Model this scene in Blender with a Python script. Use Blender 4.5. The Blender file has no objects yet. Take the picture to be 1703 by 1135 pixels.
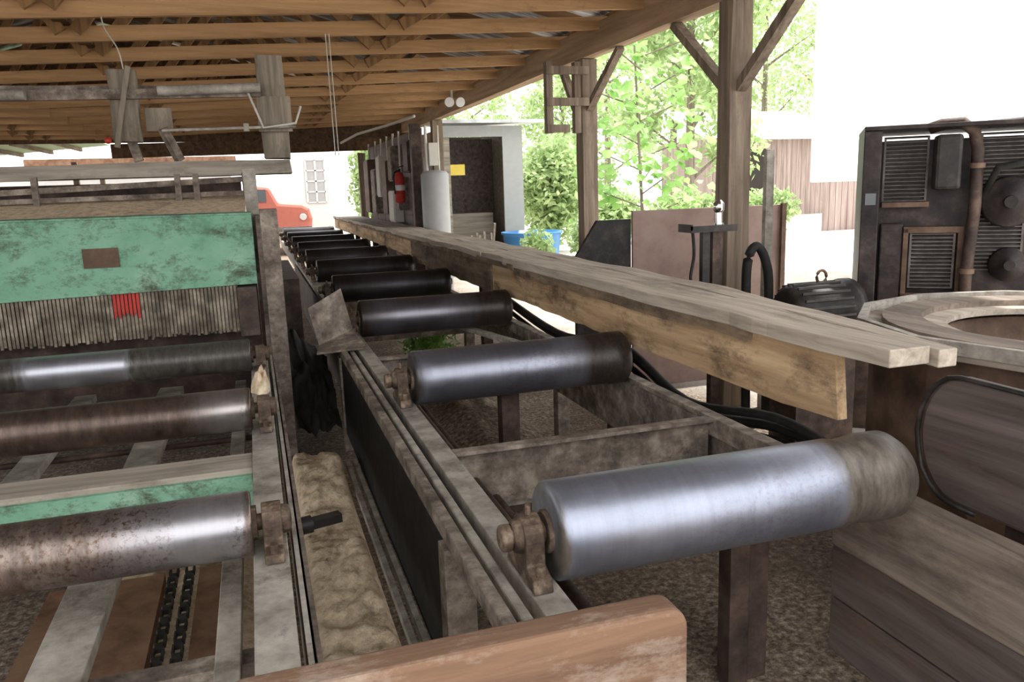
import bpy, math, random
from mathutils import Vector, Matrix, noise
random.seed(7)
C = bpy.context.collection
WL = {}

# ------------------------------------------------------------------ builder
class B:
    def __init__(s):
        s.v=[]; s.f=[]; s.m=[]; s.sm=[]
    def add(s,vs,fs,m=0,smooth=False):
        o=len(s.v)
        s.v += [tuple(v) for v in vs]
        for f in fs:
            s.f.append([i+o for i in f]); s.m.append(m); s.sm.append(smooth)
        return s
    def box(s,x0,x1,y0,y1,z0,z1,m=0):
        v=[(x0,y0,z0),(x1,y0,z0),(x1,y1,z0),(x0,y1,z0),(x0,y0,z1),(x1,y0,z1),(x1,y1,z1),(x0,y1,z1)]
        return s.add(v,[(0,3,2,1),(4,5,6,7),(0,1,5,4),(1,2,6,5),(2,3,7,6),(3,0,4,7)],m)
    def beam(s,p0,p1,w,h,m=0,segs=1,jit=0.0,up=(0,0,1)):
        p0=Vector(p0);p1=Vector(p1);d=(p1-p0).normalized();u=Vector(up)
        if abs(d.dot(u))>.98: u=Vector((0,1,0))
        side=d.cross(u).normalized();u=side.cross(d).normalized()
        vs=[]
        for i in range(segs+1):
            c=p0.lerp(p1,i/segs)
            for a,b in((-1,-1),(1,-1),(1,1),(-1,1)):
                j=Vector([random.uniform(-jit,jit) for _ in range(3)])
                vs.append(c+side*a*w/2+u*b*h/2+j)
        fs=[(0,1,2,3)]
        for i in range(segs):
            o=i*4
            for k in range(4):
                fs.append((o+k,o+4+k,o+4+(k+1)%4,o+(k+1)%4))
        o=segs*4
        fs.append((o+3,o+2,o+1,o))
        return s.add(vs,fs,m)
    def lathe(s,p0,d,prof,n=32,m=0,smooth=True,cap=True):
        p0=Vector(p0);d=Vector(d).normalized()
        a=Vector((0,0,1)) if abs(d.z)<.9 else Vector((1,0,0))
        x=d.cross(a).normalized();y=d.cross(x).normalized()
        vs=[];fs=[]
        for t,r in prof:
            for k in range(n):
                an=2*math.pi*k/n
                vs.append(p0+d*t+x*r*math.cos(an)+y*r*math.sin(an))
        for i in range(len(prof)-1):
            for k in range(n):
                k2=(k+1)%n
                fs.append((i*n+k,i*n+k2,(i+1)*n+k2,(i+1)*n+k))
        s.add(vs,fs,m,smooth)
        if cap:
            o=len(prof)-1
            s.add(vs[:n],[tuple(range(n))[::-1]],m)
            s.add(vs[o*n:],[tuple(range(n))],m)
        return s
    def cyl(s,p0,p1,r,n=20,m=0,r2=None,smooth=True):
        p0=Vector(p0);p1=Vector(p1);L=(p1-p0).length
        return s.lathe(p0,p1-p0,[(0,r),(L,r if r2 is None else r2)],n,m,smooth)
    def tube(s,pts,r,n=8,m=0):
        pts=[Vector(p) for p in pts]
        vs=[];fs=[];N=len(pts)
        for i,p in enumerate(pts):
            d=(pts[min(i+1,N-1)]-pts[max(i-1,0)]).normalized()
            a=Vector((0,0,1)) if abs(d.z)<.95 else Vector((1,0,0))
            x=d.cross(a).normalized();y=d.cross(x).normalized()
            for k in range(n):
                an=2*math.pi*k/n
                vs.append(p+x*r*math.cos(an)+y*r*math.sin(an))
        for i in range(N-1):
            for k in range(n):
                k2=(k+1)%n
                fs.append((i*n+k,i*n+k2,(i+1)*n+k2,(i+1)*n+k))
        fs.append(tuple(range(n))[::-1]);fs.append(tuple(range((N-1)*n,N*n)))
        return s.add(vs,fs,m,True)
    def prism(s,pts,ext,m=0):
        ext=Vector(ext);n=len(pts)
        vs=[Vector(p) for p in pts]+[Vector(p)+ext for p in pts]
        fs=[tuple(range(n))[::-1],tuple(range(n,2*n))]
        for k in range(n):
            k2=(k+1)%n;fs.append((k,k2,n+k2,n+k))
        return s.add(vs,fs,m)
    def ring(s,c,r0,r1,z0,z1,n=32,m=0,jit=0):
        vs=[];fs=[]
        for k in range(n):
            an=2*math.pi*k/n
            for r,z in((r0,z0),(r1,z0),(r1,z1),(r0,z1)):
                rr=r+random.uniform(-jit,jit)
                vs.append((c[0]+rr*math.cos(an),c[1]+rr*math.sin(an),z))
        for k in range(n):
            k2=(k+1)%n
            for j in range(4):
                j2=(j+1)%4
                fs.append((k*4+j,k2*4+j,k2*4+j2,k*4+j2))
        return s.add(vs,fs,m)
    def make(s,name,mats,parent=None,label=None,cat=None,group=None,kind=None,bevel=0,origin=None,bseg=2):
        if not isinstance(mats,(list,tuple)): mats=[mats]
        xs=[v[0] for v in s.v];ys=[v[1] for v in s.v];zs=[v[2] for v in s.v]
        o=Vector(origin) if origin else Vector(((min(xs)+max(xs))/2,(min(ys)+max(ys))/2,min(zs)))
        me=bpy.data.meshes.new(name)
        me.from_pydata([(v[0]-o.x,v[1]-o.y,v[2]-o.z) for v in s.v],[],s.f)
        for m in mats: me.materials.append(m)
        me.polygons.foreach_set('material_index',s.m)
        me.polygons.foreach_set('use_smooth',s.sm)
        me.validate();me.update()
        import bmesh
        if len(s.f)<4000:
            bm=bmesh.new();bm.from_mesh(me);bmesh.ops.recalc_face_normals(bm,faces=bm.faces);bm.to_mesh(me);bm.free()
        ob=bpy.data.objects.new(name,me);C.objects.link(ob)
        reg(ob,o,parent)
        meta(ob,label,cat,group,kind)
        if bevel:
            b=ob.modifiers.new('bevel','BEVEL');b.width=bevel;b.segments=bseg;b.limit_method='ANGLE';b.angle_limit=math.radians(50)
        return ob
def reg(ob,o,parent):
    WL[ob.name]=Vector(o)
    if parent:
        ob.parent=parent;ob.location=Vector(o)-WL[parent.name]
    else: ob.location=o
def meta(ob,label,cat,group,kind):
    if label: ob['label']=label
    if cat: ob['category']=cat
    if group: ob['group']=group
    if kind: ob['kind']=kind
def E(name,loc,label,cat,group=None,kind=None):
    ob=bpy.data.objects.new(name,None);ob.empty_display_size=.1;C.objects.link(ob)
    reg(ob,loc,None);meta(ob,label,cat,group,kind);return ob
def dup_thing(root,delta,label=None):
    n=root.copy();C.objects.link(n);n.location=root.location+Vector(delta);WL[n.name]=n.location.copy()
    if label:n['label']=label
    def rec(src,dst):
        for ch in [c for c in bpy.data.objects if c.parent==src]:
            c2=ch.copy();C.objects.link(c2);c2.parent=dst;WL[c2.name]=WL[ch.name]+Vector(delta);rec(ch,c2)
    rec(root,n)
    return n

# ------------------------------------------------------------------ materials
def newmat(name):
    m=bpy.data.materials.new(name);m.use_nodes=True;nt=m.node_tree
    return m,nt,nt.nodes['Principled BSDF']
def ramp(nt,cols):
    r=nt.nodes.new('ShaderNodeValToRGB');e=r.color_ramp.elements
    while len(e)<len(cols): e.new(.5)
    for i,(p,c) in enumerate(cols):
        e[i].position=p;e[i].color=(*c,1)
    return r
def coords(nt,scale=(1,1,1)):
    t=nt.nodes.new('ShaderNodeTexCoord');mp=nt.nodes.new('ShaderNodeMapping');mp.inputs['Scale'].default_value=scale
    nt.links.new(t.outputs['Object'],mp.inputs['Vector']);return mp.outputs[0]
def nz(nt,vec,scale,detail=6,rough=.6,dist=0):
    n=nt.nodes.new('ShaderNodeTexNoise');n.inputs['Scale'].default_value=scale;n.inputs['Detail'].default_value=detail
    n.inputs['Roughness'].default_value=rough;n.inputs['Distortion'].default_value=dist
    nt.links.new(vec,n.inputs['Vector']);return n.outputs[0]
def mixc(nt,f,a,b):
    m=nt.nodes.new('ShaderNodeMix');m.data_type='RGBA'
    if isinstance(f,float): m.inputs[0].default_value=f
    else: nt.links.new(f,m.inputs[0])
    for i,x in((6,a),(7,b)):
        if isinstance(x,tuple): m.inputs[i].default_value=(*x,1)
        else: nt.links.new(x,m.inputs[i])
    return m.outputs[2]
def bump(nt,h,b,st=.3,d=.01):
    bp=nt.nodes.new('ShaderNodeBump');bp.inputs['Strength'].default_value=st;bp.inputs['Distance'].default_value=d
    nt.links.new(h,bp.inputs['Height']);nt.links.new(bp.outputs[0],b.inputs['Normal'])
def wood(name,dark,light,axis='y',s=14,patch=None,pat_amt=(.5,.65),rough=.85,bst=.5,pscale=2.5):
    m,nt,b=newmat(name)
    sc=[s,s,s];sc['xyz'.index(axis)]=s*.06
    v=coords(nt,tuple(sc));n=nz(nt,v,1,8,.65,.4)
    mid=tuple((a+c)/2 for a,c in zip(dark,light))
    r=ramp(nt,[(.3,dark),(.5,mid),(.7,light)]);nt.links.new(n,r.inputs[0])
    col=r.outputs[0]
    if patch:
        psc=[1,1,1];psc['xyz'.index(axis)]=.45
        v2=coords(nt,tuple(psc));n2=nz(nt,v2,pscale,9,.78)
        r2=ramp(nt,[(pat_amt[0],(0,0,0)),(pat_amt[1],(1,1,1))]);nt.links.new(n2,r2.inputs[0])
        col=mixc(nt,r2.outputs[0],col,patch)
    nt.links.new(col,b.inputs['Base Color']);b.inputs['Roughness'].default_value=rough
    b.inputs['Specular IOR Level'].default_value=.25
    bump(nt,n,b,bst,.008);return m
def mottled(name,cols,scale=6,rough=.8,metal=0,bst=.3,spec=.3,scv=(1,1,1),bd=.01,grime=None):
    m,nt,b=newmat(name);v=coords(nt,scv);n=nz(nt,v,scale,9,.65)
    k=len(cols);r=ramp(nt,[(.3+.4*i/(k-1),c) for i,c in enumerate(cols)]);nt.links.new(n,r.inputs[0])
    col=r.outputs[0]
    if grime:
        g=nz(nt,coords(nt,(1.3,1.3,2.2)),grime[1],12,.85,.1);gr=ramp(nt,[(grime[2],(0,0,0)),(grime[3],(1,1,1))]);nt.links.new(g,gr.inputs[0])
        col=mixc(nt,gr.outputs[0],col,grime[0])
    nt.links.new(col,b.inputs['Base Color']);b.inputs['Roughness'].default_value=rough;b.inputs['Metallic'].default_value=metal
    b.inputs['Specular IOR Level'].default_value=spec
    bump(nt,n,b,bst,bd);return m
def plain(name,c,rough=.6,metal=0):
    m,nt,b=newmat(name);v=coords(nt);n=nz(nt,v,9,4);col=mixc(nt,n,tuple(x*.85 for x in c),tuple(min(1,x*1.12) for x in c))
    nt.links.new(col,b.inputs['Base Color']);b.inputs['Roughness'].default_value=rough;b.inputs['Metallic'].default_value=metal
    return m
def drum(name,half,l0,l1,r0,r1,steel=(.50,.51,.56),stain=(.09,.055,.04),speck=0,rough=.32,metal=.88,smetal=.3):
    m,nt,b=newmat(name)
    t=nt.nodes.new('ShaderNodeTexCoord');sx=nt.nodes.new('ShaderNodeSeparateXYZ');nt.links.new(t.outputs['Object'],sx.inputs[0])
    n=nz(nt,coords(nt,(9,2.5,2.5)),1,6,.6)
    ma=nt.nodes.new('ShaderNodeMath');ma.operation='MULTIPLY_ADD';nt.links.new(n,ma.inputs[0]);ma.inputs[1].default_value=.28*half
    nt.links.new(sx.outputs[0],ma.inputs[2])
    mr=nt.nodes.new('ShaderNodeMapRange');mr.inputs[1].default_value=-half+.14*half;mr.inputs[2].default_value=half+.14*half
    nt.links.new(ma.outputs[0],mr.inputs[0])
    r=ramp(nt,[(l0,(1,1,1)),(l1,(0,0,0)),(r0,(0,0,0)),(r1,(1,1,1))]);nt.links.new(mr.outputs[0],r.inputs[0])
    f=r.outputs[0]
    st=nz(nt,coords(nt,(60,3,3)),1,5,.7)
    blot=nz(nt,coords(nt,(4,7,7)),1,8,.75)
    sr=ramp(nt,[(.25,tuple(c*.72 for c in steel)),(.7,steel)]);nt.links.new(st,sr.inputs[0])
    br=ramp(nt,[(.35,tuple(c*.7 for c in steel)),(.65,tuple(min(1,c*1.15) for c in steel))]);nt.links.new(blot,br.inputs[0])
    sn=nz(nt,coords(nt,(30,10,10)),1,6,.7)
    tr=ramp(nt,[(.3,tuple(c*.35 for c in stain)),(.62,stain),(.8,tuple(c*1.9 for c in stain))]);nt.links.new(sn,tr.inputs[0])
    base=mixc(nt,f,mixc(nt,.5,sr.outputs[0],br.outputs[0]),tr.outputs[0])
    if speck:
        k=nz(nt,coords(nt),70,6,.75);kr=ramp(nt,[(.50,(0,0,0)),(.62,(1,1,1))]);nt.links.new(k,kr.inputs[0])
        k2=nz(nt,coords(nt),3,2);k2r=ramp(nt,[(.42,(0,0,0)),(.6,(speck,)*3)]);nt.links.new(k2,k2r.inputs[0])
        mm=nt.nodes.new('ShaderNodeMath');mm.operation='MULTIPLY';nt.links.new(kr.outputs[0],mm.inputs[0]);nt.links.new(k2r.outputs[0],mm.inputs[1])
        base=mixc(nt,mm.outputs[0],base,(.10,.06,.04))
    nt.links.new(base,b.inputs['Base Color'])
    m1=nt.nodes.new('ShaderNodeMapRange');m1.inputs[3].default_value=metal;m1.inputs[4].default_value=smetal;nt.links.new(f,m1.inputs[0]);nt.links.new(m1.outputs[0],b.inputs['Metallic'])
    m2=nt.nodes.new('ShaderNodeMapRange');m2.inputs[1].default_value=.3;m2.inputs[2].default_value=.7;m2.inputs[3].default_value=rough-.06;m2.inputs[4].default_value=rough+.08;nt.links.new(blot,m2.inputs[0]);nt.links.new(m2.outputs[0],b.inputs['Roughness'])
    bump(nt,st,b,.08,.002)
    return m

M={}
M['fresh']=wood('pine_framing',(.24,.13,.06),(.68,.42,.21),'x',10,(.2,.12,.07),(.56,.73))
M['topch']=wood('dark_rafter',(.07,.04,.022),(.30,.17,.085),'x',10)  # wood tone set darker than the bottom chords for contrast
M['fresh_y']=wood('pine_beam',(.24,.15,.09),(.54,.40,.26),'y',8,(.22,.15,.10),(.55,.75))
M['purlin']=wood('purlin_wood',(.05,.03,.018),(.20,.12,.065),'y',10)
M['web']=wood('web_wood',(.12,.065,.03),(.44,.26,.12),'z',10)
M['post']=wood('post_wood',(.10,.075,.055),(.35,.275,.21),'z',16,(.15,.115,.085),(.5,.7))
M['fence']=wood('fence_board',(.27,.165,.085),(.70,.50,.30),'y',14,(.12,.078,.05),(.49,.64),pscale=3)
M['fence_dark']=wood('fence_board_dark',(.12,.08,.055),(.38,.28,.18),'y',12,(.07,.05,.037),(.45,.62))
M['plank']=wood('plank_top',(.29,.24,.19),(.62,.54,.45),'y',22,(.20,.155,.12),(.52,.71))
M['front']=wood('worn_board',(.10,.055,.035),(.28,.165,.105),'x',16,(.46,.38,.31),(.50,.70),pscale=5)
M['grey_y']=wood('grey_timber',(.15,.125,.10),(.40,.34,.28),'y',16,(.11,.085,.07),(.5,.7))
M['beamd']=wood('stained_beam',(.11,.085,.07),(.34,.275,.225),'y',14,(.09,.065,.05),(.48,.68))
M['grey_x']=wood('grey_timber_x',(.19,.165,.135),(.50,.44,.37),'x',16,(.12,.10,.08),(.54,.74))
M['rigw']=wood('rig_timber',(.11,.095,.07),(.36,.305,.24),'z',16,(.09,.07,.055),(.5,.7))
M['barn']=wood('barn_siding',(.20,.15,.13),(.42,.34,.31),'z',9)
M['dusty']=mottled('dusty_steel',[(.07,.055,.045),(.21,.17,.14),(.43,.37,.305)],11,.75,.2,grime=((.05,.038,.03),3,.50,.68))
M['dustpale']=mottled('pale_dusty_steel',[(.18,.155,.13),(.36,.33,.285),(.54,.50,.44)],9,.7,.2,grime=((.09,.07,.058),3,.52,.70))
M['greasy']=mottled('greasy_steel',[(.025,.018,.015),(.11,.075,.053),(.34,.26,.19)],16,.55,.3,.8)
M['rust']=mottled('rusty_plate',[(.06,.04,.031),(.14,.088,.062),(.23,.155,.11)],5,.7,.3)
M['rustd']=mottled('dark_rust',[(.022,.016,.014),(.068,.046,.038),(.15,.10,.076)],7,.6,.3,.5)
M['engine']=mottled('engine_grime',[(.012,.010,.011),(.034,.026,.026),(.085,.065,.058)],6,.5,.3,.5)
M['louvre']=mottled('louvre_metal',[(.055,.048,.046),(.13,.115,.108),(.22,.20,.185)],8,.6,.3)
M['trough']=wood('dark_stained_plate',(.05,.038,.034),(.19,.15,.135),'y',12,(.14,.088,.066),(.55,.7),.6)
M['black']=mottled('black_rubber',[(.006,.006,.006),(.014,.013,.012),(.03,.028,.025)],10,.7)
M['blackp']=mottled('black_paint',[(.010,.010,.011),(.024,.021,.02),(.06,.05,.045)],10,.45)
M['green']=mottled('green_paint',[(.12,.26,.17),(.19,.39,.265),(.23,.44,.31),(.30,.50,.37)],3.2,.7,0,.15,.2,grime=((.075,.09,.06),2.4,.49,.62))
M['strip']=mottled('fringe_steel',[(.05,.04,.03),(.20,.165,.125),(.44,.38,.30)],9,.6,.3)
M['redp']=mottled('red_paint',[(.30,.02,.02),(.65,.06,.04)],9,.6)
M['sawdust']=mottled('sawdust',[(.50,.37,.24),(.80,.64,.45),(.92,.80,.62)],26,.95,0,.7,.1,bd=.015,grime=((.34,.26,.19),2.2,.56,.66))
M['chips']=mottled('wood_chips',[(.08,.06,.045),(.27,.21,.16),(.58,.49,.39)],34,.95,0,1,.1,bd=.04)
M['brownpanel']=mottled('brown_panel',[(.20,.135,.115),(.31,.215,.185),(.37,.275,.24)],3,.7)
M['blue']=plain('blue_plastic',(.05,.22,.50),.4)
M['white']=plain('white_paint',(.66,.66,.64),.6)
M['enamel']=plain('grey_white_enamel',(.38,.38,.38),.5)
M['trailer']=plain('white_trailer_skin',(.92,.92,.92),.5)  # near-white base colour stands in for the overexposed sunlit side
M['roofm']=mottled('weathered_tin',[(.35,.36,.37),(.55,.56,.58),(.66,.66,.68)],4,.5,.3)
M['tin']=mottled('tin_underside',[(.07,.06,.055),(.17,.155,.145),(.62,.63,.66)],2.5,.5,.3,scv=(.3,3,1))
M['chrome']=plain('chrome',(.7,.7,.7),.2,1)
M['dark']=plain('dark_interior',(.03,.025,.02),.9)
M['glass']=plain('dark_glass',(.10,.11,.12),.2)
M['belt']=mottled('brown_board',[(.12,.06,.035),(.25,.14,.085),(.34,.21,.135)],6,.8)
M['bark']=wood('bark',(.10,.08,.06),(.3,.25,.2),'z',12)
M['yellow']=plain('yellow_paper',(.8,.6,.1),.7)
M['paper']=plain('pale_paper',(.6,.58,.52),.8)
M['greenpanel']=plain('green_fibreglass',(.35,.55,.30),.5)
M['redtruck']=plain('red_truck_paint',(.52,.16,.12),.5)

def leafmat(name,c1,c2):
    m,nt,b=newmat(name)
    n=nz(nt,coords(nt),1.6,3);r=ramp(nt,[(.35,c1),(.65,c2)]);nt.links.new(n,r.inputs[0])
    nt.links.new(r.outputs[0],b.inputs['Base Color']);b.inputs['Roughness'].default_value=.5
    tr=nt.nodes.new('ShaderNodeBsdfTranslucent');nt.links.new(r.outputs[0],tr.inputs[0])
    mx=nt.nodes.new('ShaderNodeMixShader');mx.inputs[0].default_value=.45
    nt.links.new(b.outputs[0],mx.inputs[1]);nt.links.new(tr.outputs[0],mx.inputs[2])
    nt.links.new(mx.outputs[0],nt.nodes['Material Output'].inputs[0]);return m
M['leaf']=leafmat('leaves',(.27,.38,.15),(.52,.65,.33))
M['leaf2']=leafmat('broad_leaves',(.20,.40,.09),(.40,.62,.20))

# ------------------------------------------------------------------ ground
def groundmat():
    m,nt,b=newmat('ground_dirt')
    t=nt.nodes.new('ShaderNodeTexCoord');sx=nt.nodes.new('ShaderNodeSeparateXYZ');nt.links.new(t.outputs['Object'],sx.inputs[0])
    v=coords(nt)
    n=nz(nt,v,34,10,.8);r=ramp(nt,[(.36,(.055,.04,.03)),(.48,(.21,.16,.12)),(.57,(.42,.34,.26)),(.66,(.74,.65,.53))]);nt.links.new(n,r.inputs[0])
    big=nz(nt,v,1.6,6,.7);bgr=ramp(nt,[(.42,(.0,.0,.0)),(.62,(.65,.65,.65))]);nt.links.new(big,bgr.inputs[0])
    rr=mixc(nt,bgr.outputs[0],r.outputs[0],(.13,.095,.072))
    n2=nz(nt,v,3,5);r2=ramp(nt,[(.3,(.56,.51,.45)),(.7,(.78,.74,.68))]);nt.links.new(n2,r2.inputs[0])
    w=nz(nt,v,.8,3);ma=nt.nodes.new('ShaderNodeMath');ma.operation='MULTIPLY_ADD';nt.links.new(w,ma.inputs[0]);ma.inputs[1].default_value=1.5;nt.links.new(sx.outputs[0],ma.inputs[2])
    mr=nt.nodes.new('ShaderNodeMapRange');mr.inputs[1].default_value=3.6;mr.inputs[2].default_value=4.6;nt.links.new(ma.outputs[0],mr.inputs[0])
    nt.links.new(mixc(nt,mr.outputs[0],rr,r2.outputs[0]),b.inputs['Base Color'])
    b.inputs['Roughness'].default_value=.95;b.inputs['Specular IOR Level'].default_value=.1
    bump(nt,n,b,.7,.03);return m
b=B();b.add([(-40,-12,0),(60,-12,0),(60,70,0),(-40,70,0)],[(0,1,2,3)])
b.make('floor',groundmat(),kind='structure',label='bare dirt ground strewn with wood chips',origin=(0,0,0))

# ------------------------------------------------------------------ shed
RX,RZ=-2.3,4.7
def roofz(x):
    return 3.12+(3.9-x)*(RZ-3.12)/(3.9-RX) if x>RX else RZ-(RX-x)*.30
b=B()
ys0,ys1=-.2,17.5
n=int((ys1-ys0)/.075)
for xa,xb in((3.9,RX),(RX,-9.5)):
    vs=[];fs=[]
    for i in range(n+1):
        y=ys0+(ys1-ys0)*i/n;dz=.018*(i%2)
        vs+=[(xa,y,roofz(xa)+dz+.10),(xb,y,roofz(xb)+dz+.10)]
    for i in range(n): fs.append((i*2,i*2+1,i*2+3,i*2+2))
    b.add(vs,fs)
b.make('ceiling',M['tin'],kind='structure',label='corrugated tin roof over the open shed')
px=[3.6,2.5,1.4,.3,-.8,-1.9,-3.0,-4.1,-5.2,-6.3,-7.6]
for x in px:
    B().beam((x,ys0,roofz(x)+.05),(x,ys1,roofz(x)+.05),.09,.04).make('purlin',M['web'],label='brown timber purlin under the tin roof',cat='timber',group='roof purlins',kind='structure')
def chordz(x): return 2.865+.046*x
ty=[.2,2.2,4.9,6.0,6.85,7.8,8.9,10,11.1,12.2,13.3,14.4,15.5,16.6]
y0=ty[0]
T=E('roof_truss',(0,y0,2.5),'orange-brown timber roof truss with diagonal webs','roof truss','timber roof trusses')
b=B();b.beam((-9,y0,chordz(-9)+.35),(-2.4,y0,chordz(-2.4)),.045,.11);b.make('bottom_chord',M['fresh'],T)
b=B();b.beam((-2.6,y0+.05,chordz(-2.6)),(3.75,y0+.05,chordz(3.75)),.045,.11);b.make('bottom_chord',M['fresh'],T)
b=B();b.beam((3.8,y0,roofz(3.8)-.07),(RX,y0,RZ-.07),.04,.10);b.make('top_chord',M['topch'],T)
b=B();b.beam((RX,y0,RZ-.07),(-9.3,y0,roofz(-9.3)-.07),.04,.10);b.make('top_chord',M['topch'],T)
for xa,xb in((2.2,1.3),(.0,1.2),(-.1,-1.1),(RX,-1.2),(RX,-3.4),(-4.6,-3.6),(-4.7,-6.0)):
    b=B();b.beam((xa,y0-.05,roofz(xa)-.1),(xb,y0-.05,chordz(xb)),.04,.09);b.make('web_member',M['web'],T)
for y in ty[1:]:
    dup_thing(T,(0,y-y0,0))
for x in(-1.2,1.35):
    B().beam((x,2,chordz(x)+.085),(x+.05,16.8,chordz(x)+.085),.10,.04).make('lateral_brace',M['topch'],label='long timber runner laid over the truss chords',cat='timber',group='lateral runners')
B().beam((3.17,-.2,2.90),(3.17,16.8,2.90),.14,.26,segs=8,jit=.006).make('eave_beam',M['fresh_y'],label='long pale timber beam carrying the eave',cat='beam')
def post(x,y,w,h,braces,label,jit=.008):
    P=E('timber_post',(x,y,0),label,'post','shed posts')
    B().beam((x,y,0),(x,y,h),w,w,segs=6,jit=jit).make('post_shaft',M['post'],P,bevel=.006)
    for (a,c,bw) in braces:
        B().beam(a,c,bw,bw*.8,segs=2,jit=.004).make('knee_brace',M['post'],P)
post(3.17,4.85,.17,2.77,[((3.17,4.05,2.76),(3.17,4.78,2.2),.075),((3.17,5.65,2.76),(3.17,4.92,2.2),.075)],'rough square timber post with two knee braces')
post(3.17,7.35,.16,2.77,[((3.17,6.6,2.76),(3.17,7.3,2.3),.07),((3.17,7.95,2.76),(3.17,7.4,2.05),.07)],'weathered timber post with knee braces beside leafy sapling')
post(3.17,13.9,.18,2.77,[],'dark timber post beside the small outbuilding')
post(2.25,16.9,.14,2.38,[],'slim pale timber post at the shed end')
post(-8.9,8,.18,2.6,[],'slim timber post under the low side of the roof')
post(-8.9,13,.18,2.6,[],'slim timber post under the low side of the roof')
H=E('hanging_wood_frame',(2.85,7.3,2.1),'small wooden box frame fixed beside the timber post','wood frame')
for bx in ((2.72,7.2),(3.0,7.2)):
    B().beam((bx[0],bx[1],2.08),(bx[0],bx[1],2.72),.06,.08).make('frame_upright',M['post'],H)
for z,xe in((2.64,3.10),(2.36,3.10),(2.12,2.9)):
    B().beam((2.68,7.15,z),(xe,7.15,z),.05,.07).make('frame_slat',M['post'],H)
B().beam((-2.4,17,2.50),(3.2,17,2.58),.12,.26).make('end_lintel',M['purlin'],label='dark timber header at the shed end',cat='beam')
b=B()
x=-9.2
while x<3.2:
    z1=min(roofz(x),roofz(x+.3))+.05;z0=2.66
    if z1>z0+.05: b.box(x,x+.30,17.08,17.12,z0,z1)
    x+=.3
b.make('wall_back',M['purlin'],kind='structure',label='dark board gable at the shed end')

# ------------------------------------------------------------------ rollers (wide)
XL,XR=.635,1.70
def wide_roller(y,mat,label,flange=False):
    R=E('conveyor_roller',((XL+XR)/2,y,.5),label,'conveyor roller','wide steel conveyor rollers')
    b=B();L=XR-XL
    if flange: prof=[(0,.100),(.002,.121),(.010,.125),(L*.80,.125),(L*.83,.119),(L*.86,.121),(L*.90,.128),(L*.97,.126),(L,.105)]
    else: prof=[(0,.100),(.002,.121),(.010,.125),(L*.90,.125),(L*.905,.130),(L*.985,.130),(L,.115)]
    b.lathe((XL,y,.75),(1,0,0),prof,64)
    b.make('drum',mat,R,origin=((XL+XR)/2,y,.75))
    b=B();b.lathe((XL-.012,y,.75),(1,0,0),[(0,.05),(.003,.055),(.013,.055)],24);b.cyl((XL-.10,y,.75),(XL,y,.75),.028);b.make('shaft',M['greasy'],R)
    b=B();b.cyl((XR,y,.75),(XR+.03,y,.75),.03);b.make('shaft',M['greasy'],R)
    b=B()
    x0,x1=XL-.075,XL-.025
    pts=[(x0,y-.11,.641),(x0,y+.11,.641),(x0,y+.10,.675),(x0,y+.055,.69)]
    for k in range(9):
        an=math.pi*(k/8);pts.append((x0,y+.055*math.cos(an),.75+.055*math.sin(an)))
    pts+=[(x0,y-.055,.69),(x0,y-.10,.675)]
    b.prism(pts,(x1-x0,0,0))
    b.lathe((x0-.02,y,.75),(1,0,0),[(0,.03),(.005,.04),(.02,.045)],20)
    b.lathe((x0-.05,y,.75),(1,0,0),[(0,.026),(.004,.034),(.025,.034)],18)
    for s in(-1,1): b.cyl((x0+.025,y+s*.085,.67),(x0+.025,y+s*.085,.705),.014,6,smooth=False)
    b.cyl((x0+.025,y,.80),(x0+.025,y,.83),.009,6,smooth=False)
    b.make('bearing_block',M['greasy'],R,bevel=.004)
    return R
mA=drum('drum_bright_blue',.53,.0,.02,.72,.78,(.36,.385,.47),(.16,.135,.112),.2,.40,.88)
mB=drum('drum_worn',.53,.0,.06,.62,.82,(.29,.30,.36),(.045,.035,.030),.3,.36,.9)
mC=drum('drum_stained',.53,.02,.25,.50,.78,(.22,.21,.24),(.045,.033,.028),0,.34,.9)
mD=drum('drum_dark',.53,.15,.45,.6,.8,(.11,.10,.11),(.028,.022,.020),0,.40)
wide_roller(1.76,mA,'wide blue-grey steel roller with worn brown flanged end',True)
wide_roller(3.54,mB,'wide polished steel roller with dark grease-stained end')
wide_roller(5.42,mC,'wide steel roller stained brown by the sap')
r4=wide_roller(7.25,mD,'dark grimy steel conveyor roller')
for k in range(1,7):
    dup_thing(r4,(0,1.8*k,0))

# right conveyor frame
F=E('roller_conveyor',(1.1,8,0),'dusty steel framework of the wide roller conveyor','conveyor')
b=B();b.box(.555,.635,1.40,18,.585,.64);b.box(.555,.568,1.40,18,.50,.585);b.make('side_rail',M['dustpale'],F,bevel=.003)
B().box(.445,.480,1.40,5.0,.60,.655).make('guard_rail',M['dusty'],F,bevel=.004,label='narrow dusty guard rail')
B().box(.497,.525,1.40,5.0,.600,.645).make('guard_rail',M['dustpale'],F,bevel=.006,label='narrow dusty guard rail')
b=B();b.box(1.73,1.79,2.10,18,.56,.64);b.make('side_rail',M['dusty'],F,bevel=.003)
b=B();b.box(1.775,1.79,2.10,18,.40,.56);b.make('side_web',M['dusty'],F)
B().box(.447,.455,2.12,4.88,.12,.60).make('guard_panel',M['black'],F,label='black rubber side panel')
B().box(.53,.538,5.0,12,.12,.60).make('guard_panel',M['rustd'],F)
for y in(2.77,4.6,6.4,8.2):
    b=B();b.box(.635,1.73,y-.025,y+.025,.625,.64);b.box(.635,1.73,y+.018,y+.025,.40,.625);b.make('cross_member',M['dusty'],F)
b=B();b.box(.64,1.72,2.84,2.852,.36,.60);b.make('chip_plate',M['dustpale'],F)
b=B();b.box(1.715,1.728,2.85,4.6,.34,.62);b.make('chip_plate',M['dusty'],F)
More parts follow.
